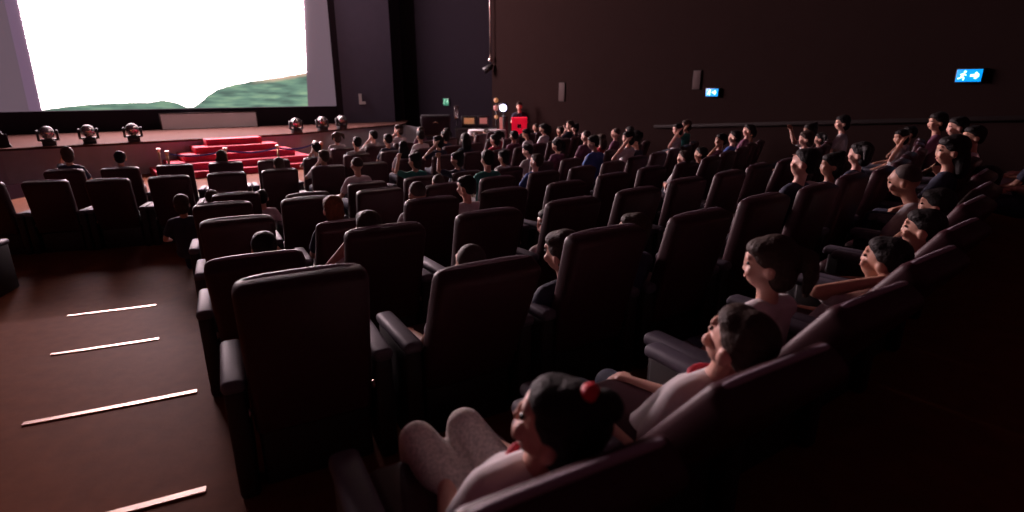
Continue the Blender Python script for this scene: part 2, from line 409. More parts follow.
# black box at the far end of the stage
p = at_z(2, 147, ZS); t = tag(empty('stage_monitor', p, math.atan2(-p.y, -p.x)+PI/2), 'black box standing at the far end of the stage edge', 'loudspeaker')
bm = bmesh.new(); add_prism(bm, [(-.25, 0), (.2, 0), (.05, .38), (-.2, .38)], -.28, .28)
bmesh.ops.rotate(bm, verts=bm.verts[:], cent=(0, 0, 0), matrix=Matrix.Rotation(PI/2, 3, 'X')); link('cabinet', new_mesh(bm, 'cabinet', False), 'black_plastic', t)
box('grille', 'mask_black', (-.19, .16, -.30, -.28, .03, .33), t, .01)

# pale L mark on the wing wall
c = at_d(362, 99, 24.75)
wd = (wing_r-wing_l).normalized(); wnn = Vector((wd.y, -wd.x, 0)); 
if wnn.dot(-c) < 0: wnn = -wnn
r0 = ray(362, 99); t_ = (wing_l+wnn*.03).dot(wnn)/r0.dot(wnn); c = r0*t_
bm = bmesh.new(); add_prism(bm, [(-.13, -.22), (.14, -.22), (.14, -.10), (-.01, -.10), (-.01, .22), (-.13, .22)], -.025, .025)
bmesh.ops.rotate(bm, verts=bm.verts[:], cent=(0, 0, 0), matrix=Matrix.Rotation(PI/2, 3, 'X'))
tag(link('wall_mark', new_mesh(bm, 'wall_mark', False), 'white_cloth', None, c, (0, 0, math.atan2(wd.y, wd.x))), 'pale L-shaped mark on the dark wall between screen and corner', 'sign')

# exit signs: lit face, running figure and arrow
def exit_sign(c, rz, w, h, face, glyph, label):
    t = tag(empty('exit_sign', c, rz), label, 'exit sign', 'lit exit signs')
    box('sign_case', 'black_plastic', (-w/2-.015, w/2+.015, 0, .06, -h/2-.015, h/2+.015), t, .008)
    box('sign_face', face, (-w/2, w/2, -.008, .004, -h/2, h/2), t, .003)
    bm = bmesh.new(); y = -.014; s = h
    def bar(a, b, r): add_tube(bm, [(a[0]*s, y, a[1]*s), (b[0]*s, y, b[1]*s)], r*s, 8)
    ox = -.42
    add_ball(bm, ((ox+.13)*s, y, .30*s), (.10*s, .01, .10*s))
    bar((ox+.06, .17), (ox-.05, -.08), .095); bar((ox-.05, -.08), (ox+.12, -.2), .06); bar((ox+.12, -.2), (ox+.08, -.38), .05)
    bar((ox-.05, -.08), (ox-.18, -.22), .06); bar((ox-.18, -.22), (ox-.32, -.24), .05)
    bar((ox+.06, .15), (ox+.24, .02), .045); bar((ox+.04, .15), (ox-.17, .08), .045)
    link('running_figure', new_mesh(bm, 'running_figure'), glyph, t)
    bm = bmesh.new(); ox = .42
    bar((ox-.28, 0), (ox+.12, 0), .10); bar((ox+.26, 0), (ox+.05, .24), .09); bar((ox+.26, 0), (ox+.05, -.24), .09)
    link('arrow', new_mesh(bm, 'arrow'), glyph, t)
c1, c2 = on_wall(712, 92.5, .07), on_wall(969, 75.5, .07)
exit_sign(c1, WANG+PI if False else WANG, .34, .17, 'exit_cyan', 'exit_white', 'bright blue exit sign on the brown wall, the one nearer the stage')
exit_sign(c2, WANG, .34, .19, 'exit_cyan', 'exit_white', 'bright blue exit sign on the brown wall, the one farther from the stage')
sd = (CORNER-Vector((sl.x, sl.y, 0))).normalized(); sn = Vector((sd.y, -sd.x, 0)); sn = sn if sn.dot(-CORNER) > 0 else -sn
def on_side(x, y, off=0.):
    r = ray(x, y); return r*((CORNER+sn*off).dot(sn)/r.dot(sn))
SANG = math.atan2(sd.y, sd.x)
exit_sign(on_side(446, 102, .07), SANG, .36, .28, 'exit_green', 'exit_pale', 'small dim green exit sign on the dark blue wall')
# wall plates
for x, y, w, h, lab in ((562, 92, .30, .56, 'tall pale plate on the brown wall above the red lectern side'), (697, 80, .22, .42, 'small faint plate on the brown wall just above the nearer exit sign')):
    c = on_wall(x, y, .02); t = tag(empty('wall_plate', c, WANG), lab, 'wall plate')
    box('plate', 'plate', (-w/2, w/2, -.02, .015, -h/2, h/2), t, .008)
    box('plate_rim', 'trim_dark', (-w/2-.015, w/2+.015, -.008, .02, -h/2-.015, h/2+.015), t, .004)
# conduit with a small fitting hanging in the corner
c = on_side(490.5, 63, .18)
t = tag(empty('hanging_lamp', c), 'small dark fitting hanging on a thin pipe at the wall corner', 'lamp')
tube('pipe', 'steel', [(0, 0, .1), (0, 0, 6.5-c.z)], .03, t, 8)
ball('lamp_cap', 'steel', (0, 0, .12), (.09, .09, .1), t)
bm = bmesh.new(); add_tube(bm, [(-.25, 0, -.28), (.02, 0, -.12), (.06, 0, -.05)], [.13, .11, .05], 12); link('lamp_hood', new_mesh(bm, 'lamp_hood'), 'black_plastic', t)

# ------------------------------------------------------------------ things by the corner
GZ = floor_z(5)
def on_ground(x, d): p = at_d(x, 130, d); return Vector((p.x, p.y, GZ))
def facing(p): return math.atan2(-p.y, -p.x)+PI/2
p = on_ground(436, 20.5); t = tag(empty('loudspeaker_stack', p, facing(p)), 'big black loudspeaker cabinets stacked on the floor by the dark wall', 'loudspeaker')
for i in range(2):
    o = box('cabinet', 'black_plastic', (-.52, .52, -.4, .4, .72*i, .72*i+.7), t, .02)
    g = box('grille', 'mask_black', (-.48, .48, -.425, -.40, .72*i+.04, .72*i+.66), o, .01)
    bm = bmesh.new(); add_tube(bm, [(-.09, 0, .72*i+.42), (-.07, 0, .72*i+.47), (.07, 0, .72*i+.47), (.09, 0, .72*i+.42)], .012, 6)
    bmesh.ops.translate(bm, verts=bm.verts[:], vec=(0, -.44, 0)); link('handle', new_mesh(bm, 'handle'), 'lamp_ring', o)
p = on_ground(457, 20.8); t = tag(empty('column_speaker', p, facing(p)), 'slim grey column speaker on a thin stand beside the black cabinets', 'loudspeaker')
bm = bmesh.new()
for a in range(3): add_tube(bm, [(0, 0, .35), (.3*math.cos(a*2.1), .3*math.sin(a*2.1), .02)], .014, 6)
add_tube(bm, [(0, 0, .2), (0, 0, 1.3)], .018, 8); link('tripod', new_mesh(bm, 'tripod'), 'black_plastic', t)
box('cabinet', 'plate', (-.09, .09, -.09, .09, 1.25, 1.72), t, .02)
box('grille', 'lamp_ring', (-.07, .07, -.10, -.088, 1.28, 1.68), t, .005)
p = on_ground(476, 20.2); t = tag(empty('control_desk', p, facing(p)), 'dark control desk with two orange lit panels near the wall corner', 'desk')
box('desk_top', 'black_plastic', (-.75, .75, -.35, .35, .92, .97), t, .01)
for s in (-1, 1): box('leg', 'black_plastic', (s*.7-.03, s*.7+.03, -.3, .3, 0, .92), t, .008)
box('modesty_panel', 'black_plastic', (-.7, .7, -.33, -.31, .3, .9), t, .005)
for s, w, mm in ((-.24, .24, 'orange_glow'), (.27, .18, 'pink_glow')):
    o = box('monitor', 'black_plastic', (s-w-.03, s+w+.03, -.05, .03, .99, 1.40), t, .015)
    box('lit_panel', mm, (s-w*.75, s+w*.75, -.065, -.05, 1.12, 1.33), o, .01)
    box('monitor_foot', 'black_plastic', (s-.08, s+.08, -.1, .1, .97, 1.0), o, .005)
p = on_ground(487, 18.6); t = tag(empty('cloth_table', p, facing(p)), 'long table under a white cloth behind the farthest heads', 'table')
bm = bmesh.new(); n = 26
for zz in range(1):
    ring0 = []; ring1 = []; ring2 = []
    for i in range(n*2):
        a = 2*PI*i/(n*2); ca, sa = math.cos(a), math.sin(a)
        ex = lambda v: math.copysign(abs(v)**.35, v)
        x_, y_ = .62*ex(ca), .32*ex(sa)
        ring0.append(bm.verts.new((x_, y_, 1.02+.0))); w = 1+.05*math.sin(i*1.9)
        ring1.append(bm.verts.new((x_*1.02, y_*1.03, .98))); ring2.append(bm.verts.new((x_*1.05*w, y_*1.1*w, .55)))
    bm.faces.new(ring0)
    for r0, r1 in ((ring0, ring1), (ring1, ring2)):
        for i in range(n*2): bm.faces.new((r0[i], r1[i], r1[(i+1) % (n*2)], r0[(i+1) % (n*2)]))
bmesh.ops.recalc_face_normals(bm, faces=bm.faces[:])
link('cloth', new_mesh(bm, 'cloth'), 'white_cloth', t)
for sx in (-1, 1):
    for sy in (-1, 1): tube('leg', 'steel', [(sx*.52, sy*.24, 0), (sx*.52, sy*.24, .98)], .02, t, 8)
p = on_ground(496.3, 20.4); t = tag(empty('signal_lamp_pole', p, facing(p)), 'thin pole with three small warm lamps at the corner of brown wall', 'lamp')
tube('pole', 'black_plastic', [(0, 0, 0), (0, 0, 2.0)], .025, t, 8)
bm = bmesh.new(); add_tube(bm, [(0, 0, 0), (0, 0, .03), (0, 0, .05)], [.2, .2, .03], 16); link('pole_base', new_mesh(bm, 'pole_base'), 'black_plastic', t)
for z, r, mm in ((1.93, .085, 'orange_glow'), (1.66, .10, 'pink_glow'), (1.35, .07, 'orange_glow')):
    o = ball('lamp', mm, (0, -.08, z), (r, .07, r), t)
    bm = bmesh.new(); add_tube(bm, [(0, 0, z), (0, -.06, z)], [r*1.1, r*1.15], 12); link('lamp_housing', new_mesh(bm, 'lamp_housing'), 'black_plastic', o)
p = on_ground(503.3, 20.0); t = tag(empty('spotlight_stand', p, facing(p)), 'bright white spotlight on a stand between pole lamps and red lectern', 'spotlight')
tube('stand_pole', 'black_plastic', [(0, 0, 0), (0, 0, 1.62)], .03, t, 8)
box('stand_box', 'black_plastic', (.0, .16, -.1, .1, .55, 1.40), t, .02)
box('stand_banner', 'pink_glow', (-.13, -.02, -.09, -.06, .55, 1.36), t, .01)
ball('lamp_housing', 'black_plastic', (0, .08, 1.68), (.2, .18, .2), t)
ball('lamp_lens', 'spot_glow', (0, -.10, 1.68), (.125, .04, .125), t)
bm = bmesh.new(); add_tube(bm, [(0, 0, 0), (0, 0, .03), (0, 0, .06)], [.26, .26, .03], 16); link('stand_base', new_mesh(bm, 'stand_base'), 'black_plastic', t)
LECT = on_ground(519.2, 19.0)
t = tag(empty('lectern', LECT, facing(LECT)), 'bright red lectern with a small dark emblem standing near the wall corner', 'lectern')
bm = bmesh.new(); add_prism(bm, [(-.255, -.18), (.255, -.18), (.22, .2), (-.22, .2)], .2, 1.36); link('column', new_mesh(bm, 'column', False), 'red_glow_plastic', t)
bm = bmesh.new(); add_prism(bm, [(-.27, -.2), (.27, -.2), (.25, .24), (-.25, .24)], 1.36, 1.40); link('reading_top', new_mesh(bm, 'reading_top', False), 'red_glow_plastic', t)
box('plinth', 'black_plastic', (-.34, .34, -.3, .3, 0, .2), t, .01)
bm = bmesh.new(); add_ball(bm, (.0, -.195, 1.11), (.075, .012, .06)); add_tube(bm, [(-.05, -.195, 1.15), (-.03, -.195, 1.2)], .02, 6); add_tube(bm, [(.05, -.195, 1.15), (.03, -.195, 1.2)], .02, 6)
link('emblem', new_mesh(bm, 'emblem'), 'black_plastic', t)
ball('emblem_spot', 'white_cloth', (.035, -.205, 1.08), (.035, .008, .035), t)

# ------------------------------------------------------------------ cinema seats
def seat_source():
    t = empty('cinema_chair', (0, 0, 0))
    # backrest: origin at the hinge, tall slab with rounded top corners, thicker at the lumbar
    bm = bmesh.new(); add_box(bm, -.28, .28, -.075, .055, -.10, .70, .04, 3)
    for v in bm.verts:
        f = (v.co.z+.10)/.80
        v.co.y += -.018*math.sin(f*PI)*(1 if v.co.y < 0 else -.6)
        v.co.x *= 1-.03*(1-f)
        if v.co.z > .60: v.co.z -= .018*(abs(v.co.x)/.285)**4
    link('backrest', new_mesh(bm, 'backrest'), 'leather', t, (0, 0, .40), (R_(12), 0, 0))
    back = [c for c in t.children if c.name == 'backrest'][0]
    bm = bmesh.new(); add_tube(bm, [(x*.0258, .030-.004*(abs(x)/10)**4, .690-.016*(abs(x)/10)**4-(.02 if abs(x) > 9.5 else 0)) for x in range(-10, 11)], .013, 8)
    link('top_highlight', new_mesh(bm, 'top_highlight'), 'edge_highlight', back)  # thin pale tube standing in for the bright glint on the top edge
    bm = bmesh.new(); add_box(bm, -.27, .27, .02, .50, .32, .455, .045, 3)
    for v in bm.verts:
        if v.co.z > .4: v.co.z += .02*math.cos(v.co.x/.27*PI/2)-.0
    link('seat_cushion', new_mesh(bm, 'seat_cushion'), 'leather', t)
    box('base', 'leather_base', (-.26, .26, -.02, .38, 0, .33), t, .015)
    for s in (-1, 1):
        bm = bmesh.new(); add_box(bm, s*.333-.044, s*.333+.044, -.08, .40, 0, .57, .02)
        a = link('armrest', new_mesh(bm, 'armrest'), 'leather_base', t)
        bm = bmesh.new(); add_box(bm, s*.333-.05, s*.333+.05, -.10, .44, .56, .625, .028, 3)
        for v in bm.verts:
            if v.co.y > .35: v.co.z -= .02*((v.co.y-.35)/.09)
        link('arm_pad', new_mesh(bm, 'arm_pad'), 'arm_pad', a)
        ball('pivot_cap', 'steel', (s*.287, -.03, .42), (.018, .022, .022), t)
    return t
SEAT = seat_source()
SEAT_KIDS = [(c, list(c.children)) for c in SEAT.children]
seat_used = False
def place_seat(loc, rz, label, group, recline=12):
    global seat_used
    if not seat_used:
        seat_used = True; r = SEAT
        for c, _ in SEAT_KIDS:
            if c.name.startswith('backrest'): c.rotation_euler.x = R_(recline)
    else:
        r = SEAT.copy(); COL.objects.link(r)
        for c, sub in SEAT_KIDS:
            d = c.copy(); COL.objects.link(d); d.parent = r
            if c.name.startswith('backrest'): d.rotation_euler.x = R_(recline)
            for g in sub:
                e = g.copy(); COL.objects.link(e); e.parent = d
    r.location = loc; r.rotation_euler = (0, 0, rz)
    tag(r, label, 'cinema chair', group)
    return r

# ------------------------------------------------------------------ people
def skin_mesh(name, balls, chains, voxel, smooth=4, ratio=None):
    """one continuous surface grown round chains of (point, radius) and ellipsoids"""
    bm = bmesh.new()
    for c in chains:
        P = [(Vector(p), r) for p, r in c]
        for p, r in P: add_ball(bm, p, r, None, 12, 8)
        for (p, r), (q, s) in zip(P, P[1:]):
            if (q-p).length > 1e-4: add_tube(bm, [p, q], [r, s], 12)
    for b in balls:
        add_ball(bm, b[0], b[1], b[2] if len(b) > 2 else None, 16, 12)
    me = bpy.data.meshes.new(name); bm.to_mesh(me); bm.free()
    o = bpy.data.objects.new(name+'_src', me); COL.objects.link(o)
    m = o.modifiers.new('r', 'REMESH'); m.mode = 'VOXEL'; m.voxel_size = voxel
    m = o.modifiers.new('s', 'SMOOTH'); m.iterations = smooth; m.factor = .5
    dg = bpy.context.evaluated_depsgraph_get(); dg.update()
    out = bpy.data.meshes.new_from_object(o.evaluated_get(dg)); out.name = name
    bpy.data.objects.remove(o); bpy.data.meshes.remove(me)
    out.materials.clear(); out.shade_smooth()
    return out

def person_meshes(recline=20, twist=0, hy=.14, hz=.52, lean_x=0., head=(0, 0, 0), knees=None, arms=('lap', 'lap'), hair='short', voxel=.014,
                  face=False, stand=False, sc=1.0, dry=False):
    """parts of a sitting child in seat coordinates (y towards the stage, z up from the floor); head = (turn, nod, tilt) in degrees"""
    a = R_(recline); T = Vector((math.sin(R_(lean_x)), -math.sin(a), math.cos(a))).normalized()
    hip = Vector((0, hy, hz)); X = Vector((math.cos(R_(twist)), math.sin(R_(twist)), 0)); Yf = T.cross(X)*-1
    Yf = X.cross(T)*-1
    if Yf.y < 0: Yf = -Yf
    sh = hip+T*.37*sc; neck = sh+T*.075*sc+Yf*.01
    Hm = Euler((R_(head[1])+(-a*.35), R_(head[2]), R_(head[0])), 'ZXY').to_matrix() if False else (Matrix.Rotation(R_(head[0]), 3, 'Z') @ Matrix.Rotation(R_(head[1]), 3, 'X') @ Matrix.Rotation(R_(head[2]), 3, 'Y'))
    hc = neck+T*.05*sc+Hm @ Vector((0, .015, .085))*sc
    def H(v): return hc+Hm @ (Vector(v)*sc)
    body_c, body_b, shirt_c, shirt_b, tr_c, tr_b = [], [], [], [], [], []
    # torso
    tor = [(hip, .095*sc), (hip+T*.12*sc, .088*sc), (hip+T*.25*sc, .092*sc), (sh-T*.04*sc, .085*sc)]
    for off in (-.055, .055):
        body_c.append([(p+X*off*sc, r*.80) for p, r in tor]); shirt_c.append([(p+X*off*sc, r*.80+.012) for p, r in tor])
    clav = [(sh-X*.125*sc, .045*sc), (sh-X*.06*sc+T*.012, .048*sc), (sh+X*.06*sc+T*.012, .048*sc), (sh+X*.125*sc, .045*sc)]
    body_c.append(clav); shirt_c.append([(p, r+.011) for p, r in clav])
    body_c.append([(sh-T*.02, .05*sc), (neck, .042*sc), (neck.lerp(hc, .6), .043*sc)])
    # head: skull, jaw, nose, ears
    body_b += [(H((0, -.008, .015)), (.072*sc, .088*sc, .086*sc), Hm), (H((0, .025, -.045)), (.052*sc, .055*sc, .055*sc), Hm)]
    if face:
        body_b += [(H((0, .082, -.022)), (.012*sc, .015*sc, .012*sc), Hm), (H((0, .083, .0)), (.010*sc, .010*sc, .024*sc), Hm), 
                   (H((0, .069, -.056)), (.024*sc, .012*sc, .016*sc), Hm), (H((.034, .066, -.03)), (.024*sc, .018*sc, .022*sc), Hm), (H((-.034, .066, -.03)), (.024*sc, .018*sc, .022*sc), Hm),
                   (H((0, .074, .032)), (.05*sc, .012*sc, .014*sc), Hm)]
    for s in (-1, 1): body_b.append((H((s*.074, -.008, -.02)), (.012*sc, .020*sc, .028*sc), Hm))
    # arms
    hands = []
    for s, mode in zip((-1, 1), arms):
        S = sh+X*s*.135*sc
        if mode == 'lap': E, W = S+Vector((s*.05, .10, -.20))*sc, hip+Vector((s*.07, .20, .09))*sc
        elif mode == 'rest': E, W = S+Vector((s*.10, .05, -.20))*sc, hip+Vector((s*.25, .17, .135))
        elif mode == 'behind': E, W = S+Vector((s*.20, .06, .07))*sc, H((s*.05, -.085, -.04))
        elif mode == 'cheek': E, W = S+Vector((s*.12, .15, -.12))*sc, H((s*.055, .055, -.085))
        elif mode == 'raised': E, W = S+Vector((s*.10, .16, .05))*sc, S+Vector((s*.02, .24, .23))*sc
        elif mode == 'fold': E, W = S+Vector((s*.07, .10, -.19))*sc, hip+T*.16*sc+Vector((-s*.05, .16, 0))
        elif mode == 'elbow': E, W = S+Vector((s*.17, .07, -.10))*sc, H((s*.075, .01, -.03))
        elif mode == 'knee': E, W = S+Vector((s*.06, .16, -.16))*sc, S+Vector((s*.0, .36, -.14))*sc
        else: E, W = mode
        E, W = Vector(E), Vector(W)
        body_c.append([(S, .040*sc), (S.lerp(E, .5), .036*sc), (E, .031*sc), (E.lerp(W, .4), .030*sc), (W, .022*sc)])
        shirt_c.append([(S, .050*sc), (S.lerp(E, .62), .049*sc)])
        # hand with palm, four fingers and a thumb
        d = (W-E).normalized(); side = d.orthogonal().normalized()
        up_ = Vector((0, 0, 1)); side = (up_.cross(d)); side = side.normalized() if side.length > .1 else Vector((1, 0, 0)); nn = d.cross(side)
        pc = W+d*.04*sc
        body_c.append([(W, .022*sc), (pc+side*.012*sc, .020*sc)]); body_c.append([(W, .022*sc), (pc-side*.012*sc, .020*sc)])
        for j, (o_, L_) in enumerate(((-.033, .045), (-.011, .056), (.011, .060), (.033, .052))):
            b0 = pc+side*o_*sc+d*.018*sc; b1 = b0+(d*.8+nn*.25*(1 if nn.z < 0 else -1))*L_*.5*sc; b2 = b1+(d*.5+nn*.6*(1 if nn.z < 0 else -1))*L_*.5*sc
            body_c.append([(b0, .0085*sc), (b1, .008*sc), (b2, .0068*sc)])
        th = W+side*.02*sc*s*-1+d*.012; body_c.append([(th, .011*sc), (th+(side*-s*.022+d*.022)*sc, .009*sc), (th+(side*-s*.026+d*.045)*sc, .0075*sc)])
    # legs
    if stand:
        kn = [hip+Vector((s*.075, .02, -.30*sc)) for s in (-1, 1)]; an = [hip+Vector((s*.08, -.03, -.62*sc)) for s in (-1, 1)]
    else:
        kn = [hip+Vector((s*.085, .33*sc, .02)) for s in (-1, 1)]; an = [k+Vector((0, .05, -.33*sc)) for k in kn]
        if knees: kn, an = [Vector(k) for k in knees[0]], [Vector(k) for k in knees[1]]
    shoes_c = []
    for s, k, n_ in zip((-1, 1), kn, an):
        h0 = hip+X*s*.065*sc
        ch = [(h0, .078*sc), (h0.lerp(k, .5), .066*sc), (k, .05*sc), (k.lerp(n_, .4), .045*sc), (n_, .03*sc)]
        body_c.append(ch); tr_c.append([(p, r+.011) for p, r in ch[:4]]+[(k.lerp(n_, .93), .042*sc)])
        toe = n_+Vector((0, .10, -.035))*sc
        body_c.append([(n_, .03*sc), (toe, .022*sc)])
        shoes_c.append([(n_+Vector((0, -.02, -.03)), .036*sc), (n_.lerp(toe, .6)+Vector((0, 0, -.008)), .036*sc), (toe, .030*sc)])
    tr_c.append([(hip-X*.05*sc, .092*sc), (hip+X*.05*sc, .092*sc)]); tr_c.append([(hip-X*.045*sc+T*.06, .088*sc), (hip+X*.045*sc+T*.06, .088*sc)])
    if dry: return {'H': (hc, Hm, sc, sh, T, X, Yf, neck)}
    out = {'person': skin_mesh('person', body_b, body_c, voxel), 'shirt': skin_mesh('shirt', shirt_b, shirt_c, max(voxel, .009)),
           'trousers': skin_mesh('trousers', tr_b, tr_c, max(voxel, .010)), 'shoes': skin_mesh('shoes', [], shoes_c, max(voxel*.9, .010))}
    # hair
    hb, hcn = [], []
    big = .0
    if hair == 'shaved':
        hb += [(H((0, -.018, .027)), (.0735*sc, .084*sc, .082*sc), Hm)]
    elif hair == 'short':
        hb += [(H((0, -.022, .034)), (.080*sc, .088*sc, .086*sc), Hm), (H((0, -.05, -.01)), (.068*sc, .055*sc, .06*sc), Hm), (H((0, .018, .066)), (.070*sc, .064*sc, .042*sc), Hm)]
    else:
        hb += [(H((0, -.024, .034)), (.084*sc, .094*sc, .090*sc), Hm), (H((0, -.05, -.03)), (.078*sc, .062*sc, .085*sc), Hm), (H((0, .016, .066)), (.074*sc, .068*sc, .042*sc), Hm)]
        if hair == 'long':
            hcn += [[(H((s_*.045, -.06, -.03)), .050*sc), (H((s_*.052, -.075, -.11)), .046*sc), (H((s_*.05, -.07, -.17)), .030*sc)] for s_ in (-1, 0, 1)]
        if hair == 'ponytail':
            hcn += [[(H((0, -.105, .05)), .030*sc), (H((0, -.145, .03)), .034*sc), (H((0, -.155, -.04)), .030*sc), (H((0, -.14, -.12)), .014*sc)]]
        if hair == 'bun':
            hb += [(H((0, -.075, .105)), (.040*sc, .040*sc, .036*sc), Hm)]
        if hair == 'pigtails':
            for s_ in (-1, 1): hcn += [[(H((s_*.07, -.06, .07)), .028*sc), (H((s_*.115, -.07, .05)), .032*sc), (H((s_*.13, -.07, -.03)), .018*sc)]]
    out['hair'] = skin_mesh('hair', hb, hcn, max(voxel*.9, .007), 3)
    out['H'] = (hc, Hm, sc, sh, T, X, Yf, neck)
    return out

def build_person(meshes, loc, rz, mats, label, cat='child', group=None, near=False, name='person', extras=()):
    skin, shirt, tr, hair = mats
    def put(nm, m, parent=None):
        me = meshes[nm]
        if not me.materials: me.materials.append(MATS[m])
        o = bpy.data.objects.new(nm, me); COL.objects.link(o)
        o.material_slots[0].link = 'OBJECT'; o.material_slots[0].material = MATS[m]
        if parent: o.parent = parent
        return o
    p = put('person', skin); p.location = loc; p.rotation_euler = (0, 0, rz)
    put('hair', hair, p); put('shirt', shirt, p); put('trousers', tr, p); put('shoes', 'shoe', p)
    tag(p, label, cat, group)
    hc, Hm, sc, sh, T, X, Yf, neck = meshes['H']
    def H(v): return hc+Hm @ (Vector(v)*sc)
    if near:
        for s in (-1, 1):
            ball('eye', 'eye', H((s*.030, .073, .008)), (.013*sc, .007*sc, .008*sc), p, Hm)
        ball('lips', 'lips', H((0, .0815, -.052)), (.021*sc, .006*sc, .007*sc), p, Hm)
    if 'trim' in extras:      # red neckline and sleeve edges
        bm = bmesh.new(); ring = []
        for i in range(17):
            a = 2*PI*i/16
            ring.append(sh+T*.040+X*math.cos(a)*.066*sc+Yf*(.012+math.sin(a)*.062*sc)-T*(.045*max(0, math.sin(a))))
        add_tube(bm, ring, .012*sc, 8); o = link('collar_trim', new_mesh(bm, 'collar_trim'), 'cloth_red', p)
    if 'pale' in extras:      # pale collar
        bm = bmesh.new(); ring = []
        for i in range(17):
            a = 2*PI*i/16
            ring.append(sh+T*.045+X*math.cos(a)*.064*sc+Yf*(.012+math.sin(a)*.062*sc)-T*(.03*max(0, math.sin(a))))
        add_tube(bm, ring, .020*sc, 8); link('collar', new_mesh(bm, 'collar'), 'cloth_white', p)
    if 'band' in extras:
        ball('hair_tie', 'hairband', H((.0, -.035, .120)), (.028*sc, .022*sc, .018*sc), p, Hm)
    return p

# near children, each with a pose of its own; angle about the stage, radius of the hinge, row
HINGE = {0: 21.12, 1: 19.92, 2: 18.62, 3: 17.35, 4: 16.0, 5: 14.65, 6: 12.62, 7: 11.25, 8: 9.9, 9: 8.6}
PITCH_DEG = {0: 2.08, 1: 2.36, 2: 2.53, 3: 2.8, 4: 2.95, 5: 3.25, 6: 3.5, 7: 4.0, 8: 4.6, 9: 5.3}
START = {0: 28.32, 1: 27.45, 2: 27.0, 3: 26.75, 4: 26.3, 5: 26.75, 6: 12.3, 7: 14.2, 8: 16.5, 9: 20.0}
ROWNAME = {0: 'row nearest the camera', 1: 'second row from the camera', 2: 'third row from the camera', 3: 'fourth row from the camera', 4: 'fifth row from the camera',
           5: 'sixth row from the camera', 6: 'seventh row from the camera', 7: 'fourth row from the stage', 8: 'third row from the stage', 9: 'second row from the stage'}
MAXDEG = {0: 52, 1: 58, 2: 60, 3: 64, 4: 68, 5: 72, 6: 78, 7: 80, 8: 74, 9: 62}
def wall_gap(p): return (Vector((p.x, p.y, 0))-CORNER).dot(wn)
def hinge(k, a): return HINGE[k]-(.045*(a-28) if k == 0 else 0)
HINGE[0] = 21.3
seats = {}
for k in range(10):
    lst = []; i = 0
    while True:
        a = START[k]+PITCH_DEG[k]*i
        if a > MAXDEG[k]: break
        h = pol(hinge(k, a), a, floor_z(k)); x, y = proj(h+Vector((0, 0, 1.0)))
        if k == 9 and x < 420 or k == 8 and x < 335: i += 1; continue
        if wall_gap(h) > .75 and -30 < x < 1075: lst.append((i, a, h))
        i += 1
    seats[k] = lst
RECL = {(0, 0): 37, (0, 1): 37, (0, 2): 34, (0, 3): 34, (0, 4): 32, (0, 5): 28, (0, 6): 28, (0, 7): 25, (1, 1): 24, (2, 0): 30, (3, 1): 32, (3, 2): 14, (2, 1): 18, (3, 0): 14, (5, 1): 26}
for k, lst in seats.items():
    n = len(lst)
    for j, (i, a, h) in enumerate(lst):
        if k < 6: where = '%s from the aisle, %s' % (WORDS[i], ROWNAME[k])
        else: where = '%s from the brown wall, %s' % (WORDS[n-1-j], ROWNAME[k])
        rc = RECL.get((k, i), random.choice((10, 12, 12, 14, 15)))
        place_seat(h, R_(a), 'dark high-backed cinema chair, '+where, 'cinema chairs in curved rows', rc)
# the two seats of the block across the aisle that reach into the picture
for k, a, nm in ((4, 15.9, 'fifth'), (5, 15.0, 'sixth')):
    place_seat(pol(HINGE[k], a, floor_z(k)), R_(a), 'dark cinema chair at the far side of the aisle, %s row from the camera' % nm, 'cinema chairs in curved rows', 12)

def seat_at(k, a, dr=0., dz=0.):
    return pol(HINGE[k]+dr, a, floor_z(k)+dz), R_(a)
taken = set()
def sit(k, i): taken.add((k, i))
exec_people = []
def near_person(k, a, at, label, mats, extras=(), face=True, drz=0., seat=None, **kw):
    """a child whose head centre is at distance at[2] in direction at[:2]; the sitting height follows from that"""
    rz = R_(a+drz); r = ray(at[0], at[1]); sl = at[2]; sc0 = kw.get('sc', 1.0)
    while True:                       # sit no farther back than the seat allows
        kw['sc'] = min(sc0*sl/at[2], max(sc0, 1.2))
        hc = person_meshes(face=face, dry=True, **kw)['H'][0]
        loc = r*(sl/r.length)-Matrix.Rotation(rz, 3, 'Z') @ hc
        if polar(loc)[0]-hinge(k, a) < .06 or sl > at[2]+1.2: break
        sl += .04
    dz = loc.z-floor_z(k); kw['hz'] = kw['hz']+dz
    if kw.get('knees'): kw['knees'] = [[(p[0], p[1], p[2]+dz*.5) for p in q] for q in kw['knees']]
    loc.z = floor_z(k)
    if seat is not None: sit(k, seat)
    print('NEAR', label[:40], 'hip %.2f' % kw['hz'], 'R %.2f' % polar(loc)[0], 'ang %.1f' % polar(loc)[1], 'dR %.2f' % (polar(loc)[0]-hinge(k, a)))
    return build_person(person_meshes(face=face, **kw), loc, rz, mats, label, 'child', None, face, extras=extras)

